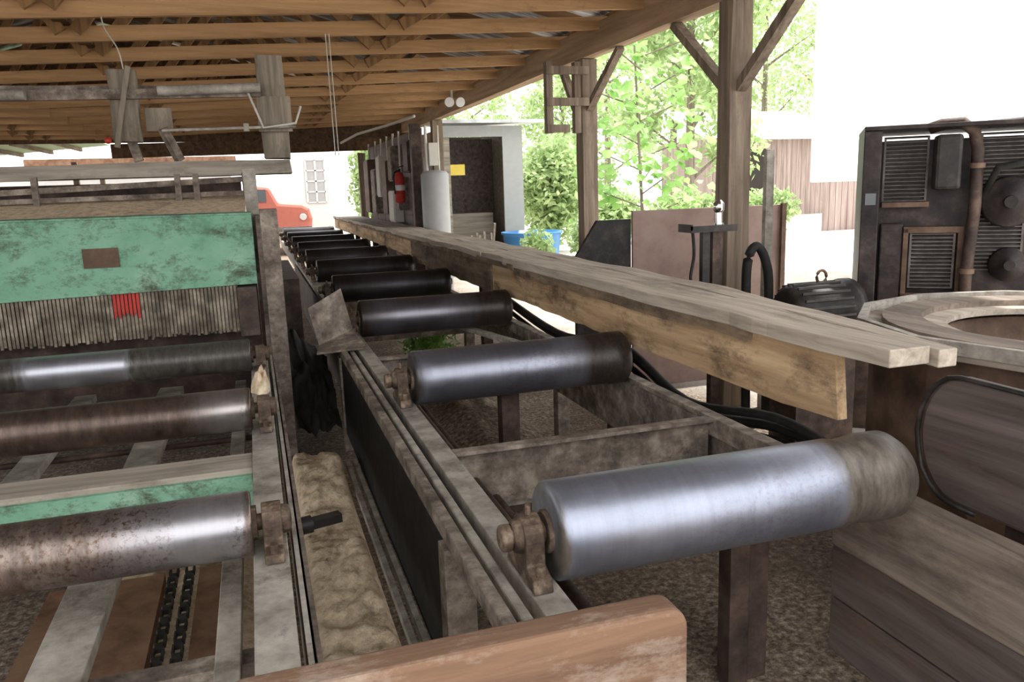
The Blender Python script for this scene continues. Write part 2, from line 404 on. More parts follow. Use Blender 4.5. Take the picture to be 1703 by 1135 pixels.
b=B();b.box(.64,.652,1.8,2.7,.40,.58);b.make('chip_plate',M['dusty'],F)
for (x,y,w) in((.475,2.09,.09),(.475,4.93,.08),(1.12,3.62,.09),(1.76,4.55,.08),(.6,6.8,.08),(1.76,6.8,.08),(.6,9,.08),(1.76,9,.08),(.6,12,.08),(1.76,12,.08)):
    h=.60 if x!=1.12 else .63
    B().box(x-w/2,x+w/2,y-.04,y+.04,0,h).make('leg',M['dusty'] if x!=1.12 else M['rustd'],F,bevel=.003)
b=B();b.box(1.31,1.38,1.97,2.04,0,.60);b.box(1.375,1.405,2.0,2.03,0,.60);b.box(1.40,1.47,2.0,2.07,0,.60);b.make('leg',M['rustd'],F,bevel=.004,label='dark paired steel channel leg')
b=B();b.box(.635,1.73,1.98,2.06,.56,.60);b.make('cross_member',M['rustd'],F)
B().cyl((.72,2.0,.5),(.72,4.6,.5),.02).make('conduit',M['rustd'],F)
B().cyl((.80,1.6,.42),(.80,4.6,.42),.02).make('conduit',M['rustd'],F)
B().beam((1.60,4.7,.60),(1.25,6.3,.60),.05,.03).make('diagonal_tie',M['dustpale'],F)
b=B()
b.prism([(.28,5.05,.90),(.50,5.15,1.00),(.56,5.15,.72),(.33,5.0,.66)],(0,.01,0))
b.prism([(.33,5.0,.66),(.56,5.15,.72),(.60,4.8,.66),(.30,4.85,.64)],(0,0,.012))
b.make('deflector_plate',M['dusty'],label='bent dusty sheet metal deflector beside the rollers',cat='metal plate',bevel=.002)

# ------------------------------------------------------------------ fence plank & boards
def wavy_board(x0,x1,y0,y1,zt,zb,n,amp,seed,endcut=.03):
    b=B();vs=[];fs=[]
    for i in range(n+1):
        t=i/n;y=y0+(y1-y0)*t
        w=amp*noise.noise(Vector((y*1.3,seed,0)))+amp*.4*noise.noise(Vector((y*5,seed,2)))
        xo=.01*noise.noise(Vector((y*.7,seed,5)))
        for x,z in((x0,zb+w),(x1,zb+w),(x1,zt),(x0,zt)):
            vs.append((x+xo,y+(endcut*(zt-z)/.25 if i==0 else 0),z))
    for i in range(n):
        o=i*4
        for k in range(4): fs.append((o+k,o+(k+1)%4,o+4+(k+1)%4,o+4+k))
    fs.append((0,1,2,3));o=n*4;fs.append((o+3,o+2,o+1,o))
    return b.add(vs,fs)
G=E('log_fence',(1.8,8,.6),'long rough-sawn timber fence along the roller conveyor','timber fence')
wavy_board(1.735,1.772,2.06,5.9,1.055,.815,30,.03,1,-.03).make('side_board',M['fence'],G,label='tan rough board with wavy bark edge')
wavy_board(1.73,1.768,5.92,9.2,1.06,.80,30,.03,3).make('side_board',M['fence_dark'],G,label='dark stained rough board')
wavy_board(1.735,1.772,9.22,18,1.06,.84,30,.02,5).make('side_board',M['fence'],G)
wavy_board(1.712,1.733,2.5,5.3,1.055,1.0,24,.02,11).make('edge_strip',M['fence_dark'],G)
B().beam((1.715,5.3,1.045),(1.715,17.8,1.06),.03,.04,segs=20,jit=.004).make('edge_strip',M['fence_dark'],G)
def strip(pl,pr,z,th,seed):
    b=B();vs=[];fs=[]
    for i,(l,r) in enumerate(zip(pl,pr)):
        zz=z+.012*noise.noise(Vector((l[1]*2,seed,0)))
        for (x,y),q in((l,0),(r,0),(r,1),(l,1)):
            vs.append((x+.012*noise.noise(Vector((y*7,seed+x*3,0))),y,zz+(th if q else 0)))
    for i in range(len(pl)-1):
        o=i*4
        for k in range(4): fs.append((o+k,o+(k+1)%4,o+4+(k+1)%4,o+4+k))
    fs.append((0,1,2,3));o=(len(pl)-1)*4;fs.append((o+3,o+2,o+1,o))
    return b.add(vs,fs)
def yseq(a,c,n):
    return [a+(c-a)*(i/n)**1.3 for i in range(n+1)]
def rx(y): return 1.915+min(1,max(0,(y-1.75)/1.5))*.19+min(1,max(0,(y-3.2)/4))*.06
cuts=[(0,.66,1.79),(.672,1,1.765)]
for (a,c,ys) in cuts:
    yy=yseq(ys,6.1,46)
    strip([(1.705+(rx(y)-1.705)*a,y) for y in yy],[(1.705+(rx(y)-1.705)*c,y) for y in yy],1.048,.054,a*10).make('top_plank',M['plank'],G,bevel=.004)
yy=yseq(6.12,12,30)
strip([(1.70,y) for y in yy],[(1.93,y) for y in yy],1.06,.045,7).make('top_plank',M['plank'],G)
strip([(1.94,y) for y in yy],[(2.17,y) for y in yy],1.055,.045,8).make('top_plank',M['plank'],G)
yy=yseq(12.02,18,20)
strip([(1.70,y) for y in yy],[(2.16,y) for y in yy],1.06,.045,9).make('top_plank',M['plank'],G)
for y in(3.9,6.5,8.6,10.7,12.8,15):
    b=B();b.box(1.80,1.88,y-.05,y+.05,0,1.045);b.make('fence_stake',M['rustd'],G)

def hose(pts,r,sub=6):
    P=[Vector(p) for p in pts];out=[]
    for i in range(len(P)-1):
        p0=P[max(i-1,0)];p1=P[i];p2=P[i+1];p3=P[min(i+2,len(P)-1)]
        for k in range(sub):
            t=k/sub
            out.append(.5*((2*p1)+(p2-p0)*t+(2*p0-5*p1+4*p2-p3)*t*t+(3*p1-p0-3*p2+p3)*t**3))
    out.append(P[-1]);return B().tube(out,r,8)
for dx,dz,r in((0,0,.02),(.03,-.05,.022),(.01,-.10,.018)):
    hose([(1.92+dx,6.5,.75+dz),(1.91+dx,5,.62+dz),(1.92+dx,4.0,.70+dz),(1.92+dx,3.3,.56+dz),(1.92+dx,2.6,.66+dz),(1.93+dx,2.2,.62+dz)],r).make('hydraulic_hose',M['black'],label='black hydraulic hose slung below the timber fence',cat='hose',group='hydraulic hoses')

# ------------------------------------------------------------------ worn front board
def rounded_rect(x0,x1,z0,z1,r,y):
    pts=[(x0,y,z0),(x1,y,z0)]
    for cx,cz,a0 in((x1-r,z1-r,0),(x0+r,z1-r,90)):
        for k in range(7):
            an=math.radians(a0+90*k/6);pts.append((cx+r*math.cos(an),y,cz+r*math.sin(an)))
    return pts
SB_=E('stop_board',(.3,1.29,0),'red-brown worn thick board with rounded corners','wooden board')
b=B();b.prism(rounded_rect(-.125,.74,.45,.79,.045,1.25),(0,.075,0))
b.make('board',M['front'],SB_,bevel=.012,bseg=3)
for x in(.0,.62):
    B().box(x,x+.06,1.27,1.32,0,.45).make('board_leg',M['rustd'],SB_)

# ------------------------------------------------------------------ narrow rollers + frame
NX0,NX1=-1.9,-.07
def narrow_roller(y,mat,label):
    R=E('small_roller',((NX0+NX1)/2,y,.5),label,'conveyor roller','narrow steel rollers')
    L=NX1-NX0
    B().lathe((NX0,y,.75),(1,0,0),[(0,.078),(.006,.086),(L-.006,.086),(L,.080)],48).make('drum',mat,R,origin=((NX0+NX1)/2,y,.75))
    b=B();b.cyl((NX1-.005,y,.75),(NX1+.08,y,.75),.022);b.lathe((NX1,y,.75),(1,0,0),[(0,.045),(.012,.045)],20);b.make('shaft',M['greasy'],R)
    b=B();b.cyl((NX0-.07,y,.75),(NX0+.01,y,.75),.022);b.make('shaft',M['greasy'],R)
    b=B();x0,x1=-.045,.005
    pts=[(x0,y-.10,.668),(x0,y+.10,.668),(x0,y+.09,.69),(x0,y+.05,.70)]
    for k in range(9):
        an=math.pi*k/8;pts.append((x0,y+.05*math.cos(an),.75+.05*math.sin(an)))
    pts+=[(x0,y-.05,.70),(x0,y-.09,.69)]
    b.prism(pts,(x1-x0,0,0));b.lathe((x1,y,.75),(1,0,0),[(0,.04),(.02,.036),(.025,.02)],18)
    for s in(-1,1): b.cyl((-.02,y+s*.078,.69),(-.02,y+s*.078,.715),.012,6,smooth=False)
    b.make('bearing_block',M['greasy'],R,bevel=.004)
hn=(NX1-NX0)/2
narrow_roller(2.10,drum('small_drum_specked',hn,.78,.90,.985,.999,(.44,.43,.46),(.24,.19,.165),1,.32,.9,.75),'narrow steel roller speckled with rust')
narrow_roller(3.31,drum('small_drum_stained',hn,.86,.95,.985,.999,(.40,.37,.36),(.12,.085,.07),.6,.30,.9,.6),'narrow brown-stained steel roller')
narrow_roller(4.48,drum('small_drum_light',hn,.38,.43,.66,.69,(.46,.47,.52),(.10,.09,.08),0,.36),'narrow steel roller with bright polished middle')
N=E('small_roller_conveyor',(-.7,2.8,0),'sawdust-covered steel framework carrying the narrow rollers','machine frame')
b=B();b.box(-.075,.015,1.42,4.9,.615,.665);b.box(-.075,-.06,1.42,4.9,.50,.615);b.make('side_rail',M['dustpale'],N,bevel=.003)
B().box(.03,.042,1.42,4.9,.30,.66).make('side_plate',M['dustpale'],N)
B().box(.05,.062,1.42,4.9,.30,.62).make('side_plate',M['dusty'],N)
for x,w in((-1.0,.11),(-.54,.13),(-.15,.06)):
    B().box(x-w/2,x+w/2,1.5,5.0,.46,.50).make('slide_bar',M['dustpale'],N,bevel=.003)
b=B();b.box(-1.9,-.075,2.84,3.02,.61,.655);b.make('cross_beam',M['grey_x'],N,bevel=.004)
b=B();b.box(-1.9,-.08,2.82,2.84,.50,.635);b.make('cross_beam',M['green'],N,label='green painted front face')
B().box(-1.9,-.075,1.93,2.0,.40,.45).make('cross_beam',M['dusty'],N)
B().box(-1.9,-.075,3.7,3.8,.3,.36).make('cross_beam',M['dusty'],N)
for y in(3.55,3.95,4.7):
    B().cyl((-1.9,y,.44),(-.09,y,.44),.014).make('tie_rod',M['rustd'],N)
for x,y in((-.04,1.6),(-.04,4.7),(-.04,2.9)):
    B().box(x-.02,x+.035,y-.04,y+.04,0,.5).make('leg',M['dusty'],N)
def clump(name,cx,cy,cz,rx_,ry,rz,mat,seed,nr=18,na=48,rag=.22,**k):
    b=B();vs=[(cx,cy,cz+rz*(1+.3*noise.noise(Vector((0,0,seed)))))];fs=[]
    for i in range(1,nr+1):
        q=i/nr
        for j in range(na):
            an=2*math.pi*j/na;u=q*math.cos(an);v=q*math.sin(an)
            e=1+rag*noise.noise(Vector((math.cos(an)*1.6,math.sin(an)*1.6,seed+9)))
            X=cx+u*rx_*e;Y=cy+v*ry*e
            h=(1-q*q)**.8*(1+.6*noise.noise(Vector((u*2.5,v*2.5,seed))))+.12*noise.noise(Vector((X*18,Y*18,seed)))*(1-q)
            vs.append((X,Y,cz+max(0,rz*h)-(.003 if i==nr else 0)))
    for j in range(na): fs.append((0,1+j,1+(j+1)%na))
    for i in range(nr-1):
        for j in range(na):
            o=1+i*na;fs.append((o+j,o+na+j,o+na+(j+1)%na,o+(j+1)%na))
    b.add(vs,fs,0,True);return b.make(name,mat,**k)
clump('sawdust_clump',-.03,4.02,.665,.05,.14,.09,M['sawdust'],4,label='clump of sawdust on the frame rail',cat='sawdust',kind='stuff')
b=B();vs=[];fs=[];nx,ny=20,200
for j in range(ny+1):
    for i in range(nx+1):
        u=i/nx;v=j/ny;x=.075+.30*u;y=1.3+3.45*v
        e=min(1,min(u,1-u)*9)*min(1,min(v,1-v)*20)
        h=.045+.05*noise.noise(Vector((x*5,y*2.2,4)))+.03*noise.noise(Vector((x*11,y*11,4)))+.014*noise.noise(Vector((x*40,y*40,1)))
        h+=.16*max(0,1-abs(y-4.2)/.6)+.07*max(0,1-abs(y-3.3)/.5)
        vs.append((x,y,max(.004,h)*e-.002))
for j in range(ny):
    for i in range(nx):
        o=j*(nx+1)+i;fs.append((o,o+1,o+nx+2,o+nx+1))
b.add(vs,fs,0,True);b.make('sawdust_bed',M['sawdust'],label='loose pale sawdust covering the gap between machines',cat='sawdust',kind='stuff')
clump('sawdust_pile',-.45,3.2,.0,.36,1.3,.10,M['sawdust'],6,label='sawdust spread under the narrow rollers',cat='sawdust',kind='stuff')
clump('wood_chip_pile',1.3,5.1,.0,.40,1.1,.14,M['chips'],8,label='mound of wood chips below the wide rollers',cat='wood chips',kind='stuff')
for x in(.385,.425):
    B().beam((x,1.6,.12),(x,4.3,.12),.022,.035).make('floor_rail',M['dustpale'],label='narrow steel rail low beside the black panel',cat='rail',group='low steel rails')
b=B();b.box(-.80,-.42,1.2,3.0,.20,.24);b.make('brown_board',M['belt'],label='wide red-brown board under the narrow rollers',cat='board')
b=B();b.box(-.30,-.20,1.2,3.0,.20,.24);b.make('brown_board',M['belt'],label='slim red-brown board under the narrow rollers',cat='board')
for x in(-.385,-.33):
    b=B()
    for i in range(44):
        y=1.25+i*.04
        if i%2: b.box(x-.016,x-.010,y-.026,y+.026,.24,.262);b.box(x+.010,x+.016,y-.026,y+.026,.24,.262)
        else: b.box(x-.010,x+.010,y-.018,y+.018,.243,.259)
    b.make('roller_chain',M['blackp'],label='black greasy drive chain',cat='chain',group='drive chains')
b=B();b.beam((.06,2.62,.50),(.20,2.66,.50),.04,.03);b.cyl((.06,2.62,.50),(.10,2.63,.50),.03);b.make('lever_bracket',M['blackp'],label='black steel bracket beside the frame',cat='bracket')
b=B();vs=[];fs=[];n=26
for i in range(n+1):
    for j in range(n+1):
        u=i/n;v=j/n
        x=.15+.27*u+.02*noise.noise(Vector((u*3,v*3,1)));y=4.85+.8*v
        z=.16+.56*v*(1-.45*u)+.10*noise.noise(Vector((u*4,v*5,3)))+.04*noise.noise(Vector((u*11,v*11,3)))
        vs.append((x,y,z))
for i in range(n):
    for j in range(n):
        o=i*(n+1)+j;fs.append((o,o+1,o+n+2,o+n+1))
b.add(vs,fs,0,True);b.make('rubber_sheet',M['black'],label='crumpled black rubber sheet beside the machine',cat='rubber sheet')

# ------------------------------------------------------------------ green edger machine
GY=5.0
GM=E('edger_machine',(-.9,5.8,0),'green-painted edger machine with a hanging steel fringe','edger machine')
b=B();b.prism([(-2.2,GY,1.05),(.0,GY,1.08),(.0,GY,1.49),(-2.2,GY,1.50)],(0,.02,0));b.prism([(-2.2,GY,1.50),(0,GY,1.49),(0,GY+.07,1.495),(-2.2,GY+.07,1.505)],(0,0,.012))
b.make('front_panel',M['green'],GM,bevel=.003)
B().box(-.92,-.735,GY-.008,GY,1.225,1.335).make('name_plate',M['rust'],GM,label='small blank brown plate')
b=B();nst=100
def sx_(i): return -2.18+i*(2.06/nst)
for i in range(nst):
    x=sx_(i)
    if -.82<x<-.67: continue
    w=.0145;j=random.uniform(-.008,.008);zb=.80+random.uniform(-.012,.012)
    b.prism([(x,GY+.03+j,zb),(x+w,GY+.03+j,zb),(x+w,GY+.025,1.08),(x,GY+.025,1.08)],(0,.006,0))
for i in range(nst):
    x=sx_(i)+.01;zb=.79+random.uniform(-.01,.01)
    b.prism([(x,GY+.07,zb),(x+.014,GY+.07,zb),(x+.014,GY+.06,1.08),(x,GY+.06,1.08)],(0,.006,0))
b.make('steel_fringe',M['strip'],GM,kind='stuff',label='rows of hanging dusty steel strips')
b=B()
for i in range(nst):
    x=sx_(i)
    if -.82<x<-.67: b.prism([(x,GY+.022,.94+random.uniform(-.02,.02)),(x+.0145,GY+.022,.94+random.uniform(-.02,.02)),(x+.0145,GY+.025,1.08),(x,GY+.025,1.08)],(0,.006,0))
b.make('red_fringe_strips',M['redp'],GM,kind='stuff',label='fringe strips sprayed red')
b=B()
for i in range(nst):
    x=sx_(i)
    if -.82<x<-.67: b.prism([(x,GY+.030,.80),(x+.0145,GY+.030,.80),(x+.0145,GY+.033,.97),(x,GY+.033,.97)],(0,.006,0))
b.make('lower_fringe_strips',M['strip'],GM,kind='stuff')
b=B();b.box(-2.2,-.005,5.25,7.0,.25,1.05);b.box(-2.2,-.03,5.7,7.0,1.05,1.46);b.make('housing',M['rustd'],GM)
b=B();b.box(.045,.145,4.92,5.02,0,1.52);b.make('corner_post',M['dusty'],GM,bevel=.004)
B().box(.02,.045,5.02,5.5,.4,1.48).make('side_plate',M['dusty'],GM)
b=B();b.box(-.12,-.01,4.93,4.99,.78,1.07);b.make('end_plate',M['rustd'],GM)
b=B();b.prism([(-2.2,GY+.08,1.47),(-.03,GY+.08,1.47),(-.03,5.75,1.59),(-2.2,5.75,1.58)],(0,0,.02));b.make('top_tray',M['sawdust'],GM,label='tray heaped with sawdust')
B().beam((-2.2,5.62,1.635),(.04,5.62,1.71),.05,.035).make('top_rail',M['dusty'],GM)
B().beam((-2.2,5.62,1.60),(.04,5.62,1.62),.05,.03).make('top_rail',M['dusty'],GM)
for x in(-1.24,-.43,-.32,-.02): B().beam((x,5.6,1.55),(x,5.6,1.75),.035,.035).make('rail_strut',M['dusty'],GM)
B().box(-.03,.05,5.5,5.6,1.1,1.77).make('top_upright',M['dustpale'],GM)
B().box(-2.2,-.05,6.15,6.2,1.46,1.71).make('back_guard',M['rustd'],GM)
B().box(.0,.13,5.9,8.6,.3,1.2).make('side_guard',M['rustd'],GM)
B().box(.14,.32,6.6,8.6,.4,.93).make('side_guard',M['rustd'],GM)
B().beam((-2.5,5.85,1.775),(.29,5.85,1.79),.11,.095,segs=6,jit=.006).make('feed_beam',M['grey_x'],label='long grey timber beam across the green machine',cat='beam')
ry=5.87
O=E('overhead_rig',(-.5,ry,1.84),'old wooden and pipe rig over the green machine','overhead rig')
b=B();b.beam((.21,ry,1.845),(.20,ry,2.52),.17,.09,segs=3,jit=.008);b.make('rig_post',M['rigw'],O,bevel=.004)
B().box(.10,.32,ry-.09,ry-.06,2.02,2.25).make('rig_plate',M['rigw'],O)
b=B();b.beam((-.72,ry,1.97),(-.71,ry,2.42),.17,.11,segs=3,jit=.006);b.make('rig_block',M['rigw'],O,bevel=.004)
B().box(-.60,-.44,ry-.06,ry+.02,2.03,2.18).make('rig_block',M['rigw'],O,bevel=.004)
B().beam((-.78,ry-.09,1.93),(-.66,ry-.09,2.43),.05,.03).make('rig_strap',M['rigw'],O)
B().beam((-2.5,ry-.09,2.225),(.13,ry-.09,2.275),.04,.06).make('rig_bar',M['dusty'],O)
B().beam((-2.5,ry+.07,2.305),(.13,ry+.07,2.32),.03,.03).make('rig_bar',M['dusty'],O)
B().cyl((-.50,ry-.14,2.275),(.13,ry-.14,2.30),.032).make('rig_cylinder',M['dustpale'],O)
B().cyl((-2.5,ry-.14,2.24),(-1.25,ry-.14,2.25),.034).make('rig_cylinder',M['dustpale'],O)
b=B();b.cyl((-.5,ry-.13,2.03),(.34,ry-.13,2.05),.010);b.cyl((.02,ry-.13,2.02),(.02,ry-.13,2.07),.018);b.make('rig_pipe',M['dustpale'],O)
B().tube([(.05,ry-.13,2.27),(.13,ry-.15,2.04),(.34,ry-.15,2.07),(.38,ry-.15,2.18)],.008).make('rig_tube',M['paper'],O)
B().beam((-.50,ry-.06,2.05),(-.42,ry,1.845),.05,.05).make('rig_leg',M['dusty'],O)
B().beam((-.70,ry,1.97),(-.67,ry,1.845),.055,.055).make('rig_leg',M['dusty'],O)
B().lathe((-.82,ry-.14,1.97),(0,-1,0),[(0,.02),(.02,.02),(.035,.008)],14).make('red_lamp',M['redp'],O,label='small red indicator lamp')
hose([(-.82,6.05,2.83),(-.80,6.0,2.7),(-.72,5.87,2.55),(-.70,5.87,2.42)],.004).make('hanging_cable',M['paper'],label='thin pale cable hanging from the roof',cat='cable')
for dx in(0,.028):
    B().cyl((.70+dx,6.83,1.9),(.69+dx,6.83,2.85),.004,8).make('hanging_rope',M['paper'],label='pale rope hanging from a roof chord',cat='rope',group='hanging ropes')

# ------------------------------------------------------------------ right hand side
W=E('plank_side_wall',(1.8,1.2,0),'weathered plank wall with heavy beam at the conveyor end','plank wall')
B().beam((1.79,.3,.52),(1.79,2.06,.52),.08,.26,segs=8,jit=.004).make('top_beam',M['beamd'],W,bevel=.008)
for i,(z0,z1) in enumerate(((.20,.385),(0,.193))):
    B().box(1.765,1.80,.3,2.06,z0,z1).make('wall_plank',M['trough'],W,bevel=.003)
TB=E('round_hopper',(3.0,2.2,0),'large round hopper with broad worn wooden rim','hopper')
b=B();b.ring((3.0,2.2),.62,.80,.965,1.0,12);b.make('rim',M['grey_y'],TB,bevel=.004)
b=B();b.ring((3.0,2.2),.55,.70,1.0,1.025,40);b.make('inner_rim',M['beamd'],TB)
b=B();b.ring((3.0,2.2),.46,.56,.975,1.0,40);b.make('inner_lip',M['plank'],TB)
b=B();b.ring((3.0,2.2),.78,.81,.99,1.035,12);b.make('rim_edge',M['dustpale'],TB)
b=B();b.ring((3.0,2.2),.66,.74,.0,.965,24);b.make('hopper_wall',M['rust'],TB)
b=B();b.lathe((3.0,2.2,.1),(0,0,1),[(0,.1),(.3,.25),(.86,.475),(.861,.49)],40,cap=False);b.make('hopper_funnel',M['rust'],TB)
pts=[(1.97,.6,.60),(1.97,1.70,.60)]
for k in range(11):
    an=math.radians(-90+18*k);pts.append((1.97,1.78+.15*math.cos(an),.80+.20*math.sin(an)))
pts+=[(1.97,.6,1.0)]
b=B();b.prism(pts,(.04,0,0));TG=E('curved_guard',(2.0,1.3,.4),'dark rust-brown curved guard panel beside the hopper','guard panel')
b.make('guard_skin',M['trough'],TG,bevel=.012)
rim=[Vector(p)+Vector((-.010,0,0)) for p in pts[1:]]
B().tube(rim,.008,8).make('guard_edge',M['blackp'],TG)
B().box(1.99,2.06,1.5,1.62,0,.62).make('guard_leg',M['rustd'],TG)
B().box(1.99,2.06,.8,.9,0,.62).make('guard_leg',M['rustd'],TG)
b=B();b.box(2.02,2.16,.6,1.6,.98,1.0);b.make('guard_top',M['dusty'],TG)

ex,ey=3.56,4.05
EN=E('engine_unit',(ex,ey,0),'dark rusty engine power unit with louvred radiator housing','engine')
def eb(x0,x1,y0,y1,z0,z1,bb=None):
    bb=bb or B();return bb.box(ex+x0,ex+x1,ey+y0,ey+y1,z0,z1)
b=B();eb(0,.10,0,.9,.45,1.86,b);b.make('housing_side',M['engine'],EN,bevel=.006)
b=B();eb(.10,1.15,.16,.9,.45,1.80,b);b.make('housing_core',M['engine'],EN,bevel=.006)
b=B();eb(0,1.15,-.02,.9,1.86,1.885,b);b.make('housing_top',M['engine'],EN,bevel=.004)
def louv(t0,t1,y,z0,z1):
    b=B();z=z1
    while z>z0:
        b.prism([(ex+t0,ey+y,z),(ex+t1,ey+y,z),(ex+t1,ey+y-.022,z-.010),(ex+t0,ey+y-.022,z-.010)],(0,0,.005));z-=.0235
    b.box(ex+t0,ex+t0+.012,ey+y-.02,ey+y,z0,z1);b.box(ex+t1-.012,ex+t1,ey+y-.02,ey+y,z0,z1)
    b.make('radiator_louvres',M['louvre'],EN)
louv(.12,.37,.16,1.44,1.82);louv(.29,.54,.13,.90,1.24);louv(.64,.9,.16,1.0,1.82)
for (x0,x1,z0,z1) in((.25,.58,.83,.87),(.25,.28,.83,1.27),(.55,.58,.83,1.27),(.25,.58,1.24,1.28)):
    b=B();eb(x0,x1,.09,.16,z0,z1,b);b.make('grille_frame',M['rust'],EN,bevel=.004)
b=B();eb(.39,.53,-.02,.15,1.50,1.82,b);b.make('air_box',M['blackp'],EN,bevel=.02)
B().tube([(ex+.60,ey+.05,.60),(ex+.60,ey+.05,1.0),(ex+.62,ey+.05,1.4),(ex+.615,ey+.05,1.72),(ex+.59,ey+.05,1.83),(ex+.53,ey+.06,1.885),(ex+.42,ey+.08,1.88),(ex+.36,ey+.1,1.86)],.034,14).make('exhaust_pipe',M['rustd'],EN)
b=B();b.cyl((ex+.60,ey+.05,1.0),(ex+.60,ey+.05,1.03),.045);b.make('pipe_collar',M['rust'],EN)
b=B();b.cyl((ex+.615,ey+.05,1.62),(ex+.615,ey+.05,1.65),.045);b.make('pipe_collar',M['rust'],EN)
b=B();b.lathe((ex+.80,ey+.16,1.42),(0,-1,0),[(0,.14),(.02,.15),(.04,.13),(.06,.13),(.08,.15),(.10,.14),(.10,.04),(.14,.035)],28);b.make('pulley',M['engine'],EN)
b=B();b.lathe((ex+.82,ey+.16,1.05),(0,-1,0),[(0,.09),(.02,.10),(.04,.08),(.08,.10),(.10,.03),(.13,.03)],24);b.make('pulley',M['engine'],EN)
B().tube([(ex+.66,ey+.08,1.45),(ex+.72,ey+.02,1.62),(ex+.95,ey+.02,1.66)],.022).make('coolant_hose',M['black'],EN)
B().cyl((ex+.66,ey+.1,1.87),(ex+1.0,ey+.1,1.89),.022).make('top_bar',M['engine'],EN)
b=B();eb(.12,.38,.08,.16,1.40,1.43,b);b.make('cross_strap',M['rust'],EN)
b=B();eb(.12,.25,.10,.16,.55,1.30,b);b.make('side_tank',M['engine'],EN,bevel=.01)
b=B();eb(.02,.08,-.012,0,1.42,1.49,b);b.make('gauge_panel',M['glass'],EN)
for (x0,x1,y0_,y1_) in((0,.1,0,.9),(1.05,1.15,0,.9)):
    b=B();eb(x0,x1,y0_,y1_,0,.45,b);b.make('skid',M['rustd'],EN)
EN.rotation_euler=(0,0,math.radians(-39))
MO=E('electric_motor',(3.3,3.9,.7),'black ribbed electric motor with lifting eye','electric motor')
mz=.80
b=B();b.lathe((2.98,4.0,mz),(1,0,0),[(0,.05),(.01,.13),(.05,.165),(.40,.165),(.42,.185),(.47,.185),(.49,.10)],32)
b.make('motor_body',M['blackp'],MO)
b=B()
for k in range(14):
    an=math.radians(200-k*17);y=4.0+.17*math.cos(an);z=mz+.17*math.sin(an);b.beam((3.03,y,z),(3.37,y,z),.010,.014)
b.make('cooling_fins',M['blackp'],MO)
ring=[(3.25+.035*math.cos(a/12*math.tau),4.0,mz+.205+.04*math.sin(a/12*math.tau)) for a in range(13)];B().tube(ring,.009).make('lifting_eye',M['rust'],MO)
b=B();b.box(3.0,3.42,3.87,4.13,0,mz-.15);b.make('motor_base',M['rustd'],MO)
hose([(2.98,4.35,.0),(2.96,4.35,.85),(2.97,4.35,1.10),(3.03,4.35,1.18),(3.10,4.35,1.08),(3.13,4.35,.85),(3.13,4.35,.0)],.03).make('exhaust_hose',M['black'],label='thick black hose loop behind the motor',cat='hose')
CS=E('control_stand',(2.75,4.35,0),'small black control stand with shelf and lever','control stand')
B().box(2.70,2.77,4.33,4.38,0,1.29).make('stand_post',M['rustd'],CS)
b=B();b.box(2.52,2.84,4.28,4.44,1.29,1.305);b.box(2.52,2.84,4.28,4.29,1.305,1.33);b.box(2.52,2.53,4.28,4.44,1.305,1.34);b.make('stand_shelf',M['blackp'],CS)
b=B();b.cyl((2.75,4.35,1.305),(2.75,4.35,1.34),.03);b.cyl((2.75,4.35,1.34),(2.75,4.35,1.45),.022);b.lathe((2.75,4.35,1.40),(0,0,1),[(0,.02),(.02,.033),(.06,.033),(.08,.015)],16);b.make('stand_lever',M['chrome'],CS)
B().box(2.63,2.68,4.33,4.37,.9,1.29).make('stand_bracket',M['blackp'],CS)
hose([(2.54,4.3,1.3),(2.55,4.3,1.15),(2.53,4.3,1.0),(2.6,4.3,.9),(2.7,4.32,.95)],.01).make('stand_cable',M['black'],CS)
B().box(3.31,3.37,4.66,4.70,0,1.79).make('thin_metal_pole',M['dustpale'],label='thin grey steel pole beside the brown panel',cat='pole',bevel=.003)
BP=E('panelled_bin',(3.4,5.8,0),'brown sheet-metal bin with sloped black side','metal bin')
B().box(2.76,4.12,5.55,5.58,0,1.39).make('front_sheet',M['brownpanel'],BP,bevel=.003)
b=B();b.prism([(2.29,5.56,0),(2.75,5.56,0),(2.75,5.56,1.33),(2.47,5.56,1.33),(2.29,5.56,1.06)],(0,.04,0));b.make('sloped_side',M['blackp'],BP,bevel=.004)
b=B();b.box(3.3,4.10,5.58,5.9,0,1.2);b.make('bin_body',M['rustd'],BP)
B().box(4.08,4.12,5.52,5.55,0,1.40).make('corner_angle',M['rust'],BP)

# ------------------------------------------------------------------ mid distance
TU=E('stock_tub',(4.9,14.0,0),'round blue plastic stock tub outdoors','tub')
B().lathe((4.9,14.0,0),(0,0,1),[(0,.46),(.70,.53),(.74,.53),(.745,.57),(.78,.57),(.78,.53),(.1,.44)],40,cap=False).make('tub_shell',M['blue'],TU)
SB=E('switchboard',(2.35,13.2,0),'weathered board wall crowded with old electrical boxes','switchboard')
b=B()
for i in range(12): b.box(2.34+.004*(i%2),2.37,11.3+i*.44,11.3+i*.44+.42,0,2.45)
b.make('backboard',M['trough'],SB)
for (y0_,y1_,z0,z1,mt) in((11.5,11.9,1.85,2.3,'rustd'),(12.4,12.8,1.3,1.8,'dusty'),(12.9,13.3,1.75,2.3,'dusty'),(13.5,14.0,1.2,2.1,'rust'),(14.2,14.6,1.5,2.2,'paper'),(12.9,13.4,1.1,1.6,'paper'),(14.8,15.3,1.2,2.0,'dusty'),(15.6,16.2,1.2,2.2,'rust')):
    b=B();b.box(2.20,2.34,y0_,y1_,z0,z1);b.box(2.185,2.20,y0_+.02,y1_-.02,z0+.02,z1-.02);b.make('electrical_box',M[mt],SB,bevel=.004)
    B().cyl((2.27,(y0_+y1_)/2,z1),(2.27,(y0_+y1_)/2,2.5),.015,8).make('conduit',M['paper'],SB)
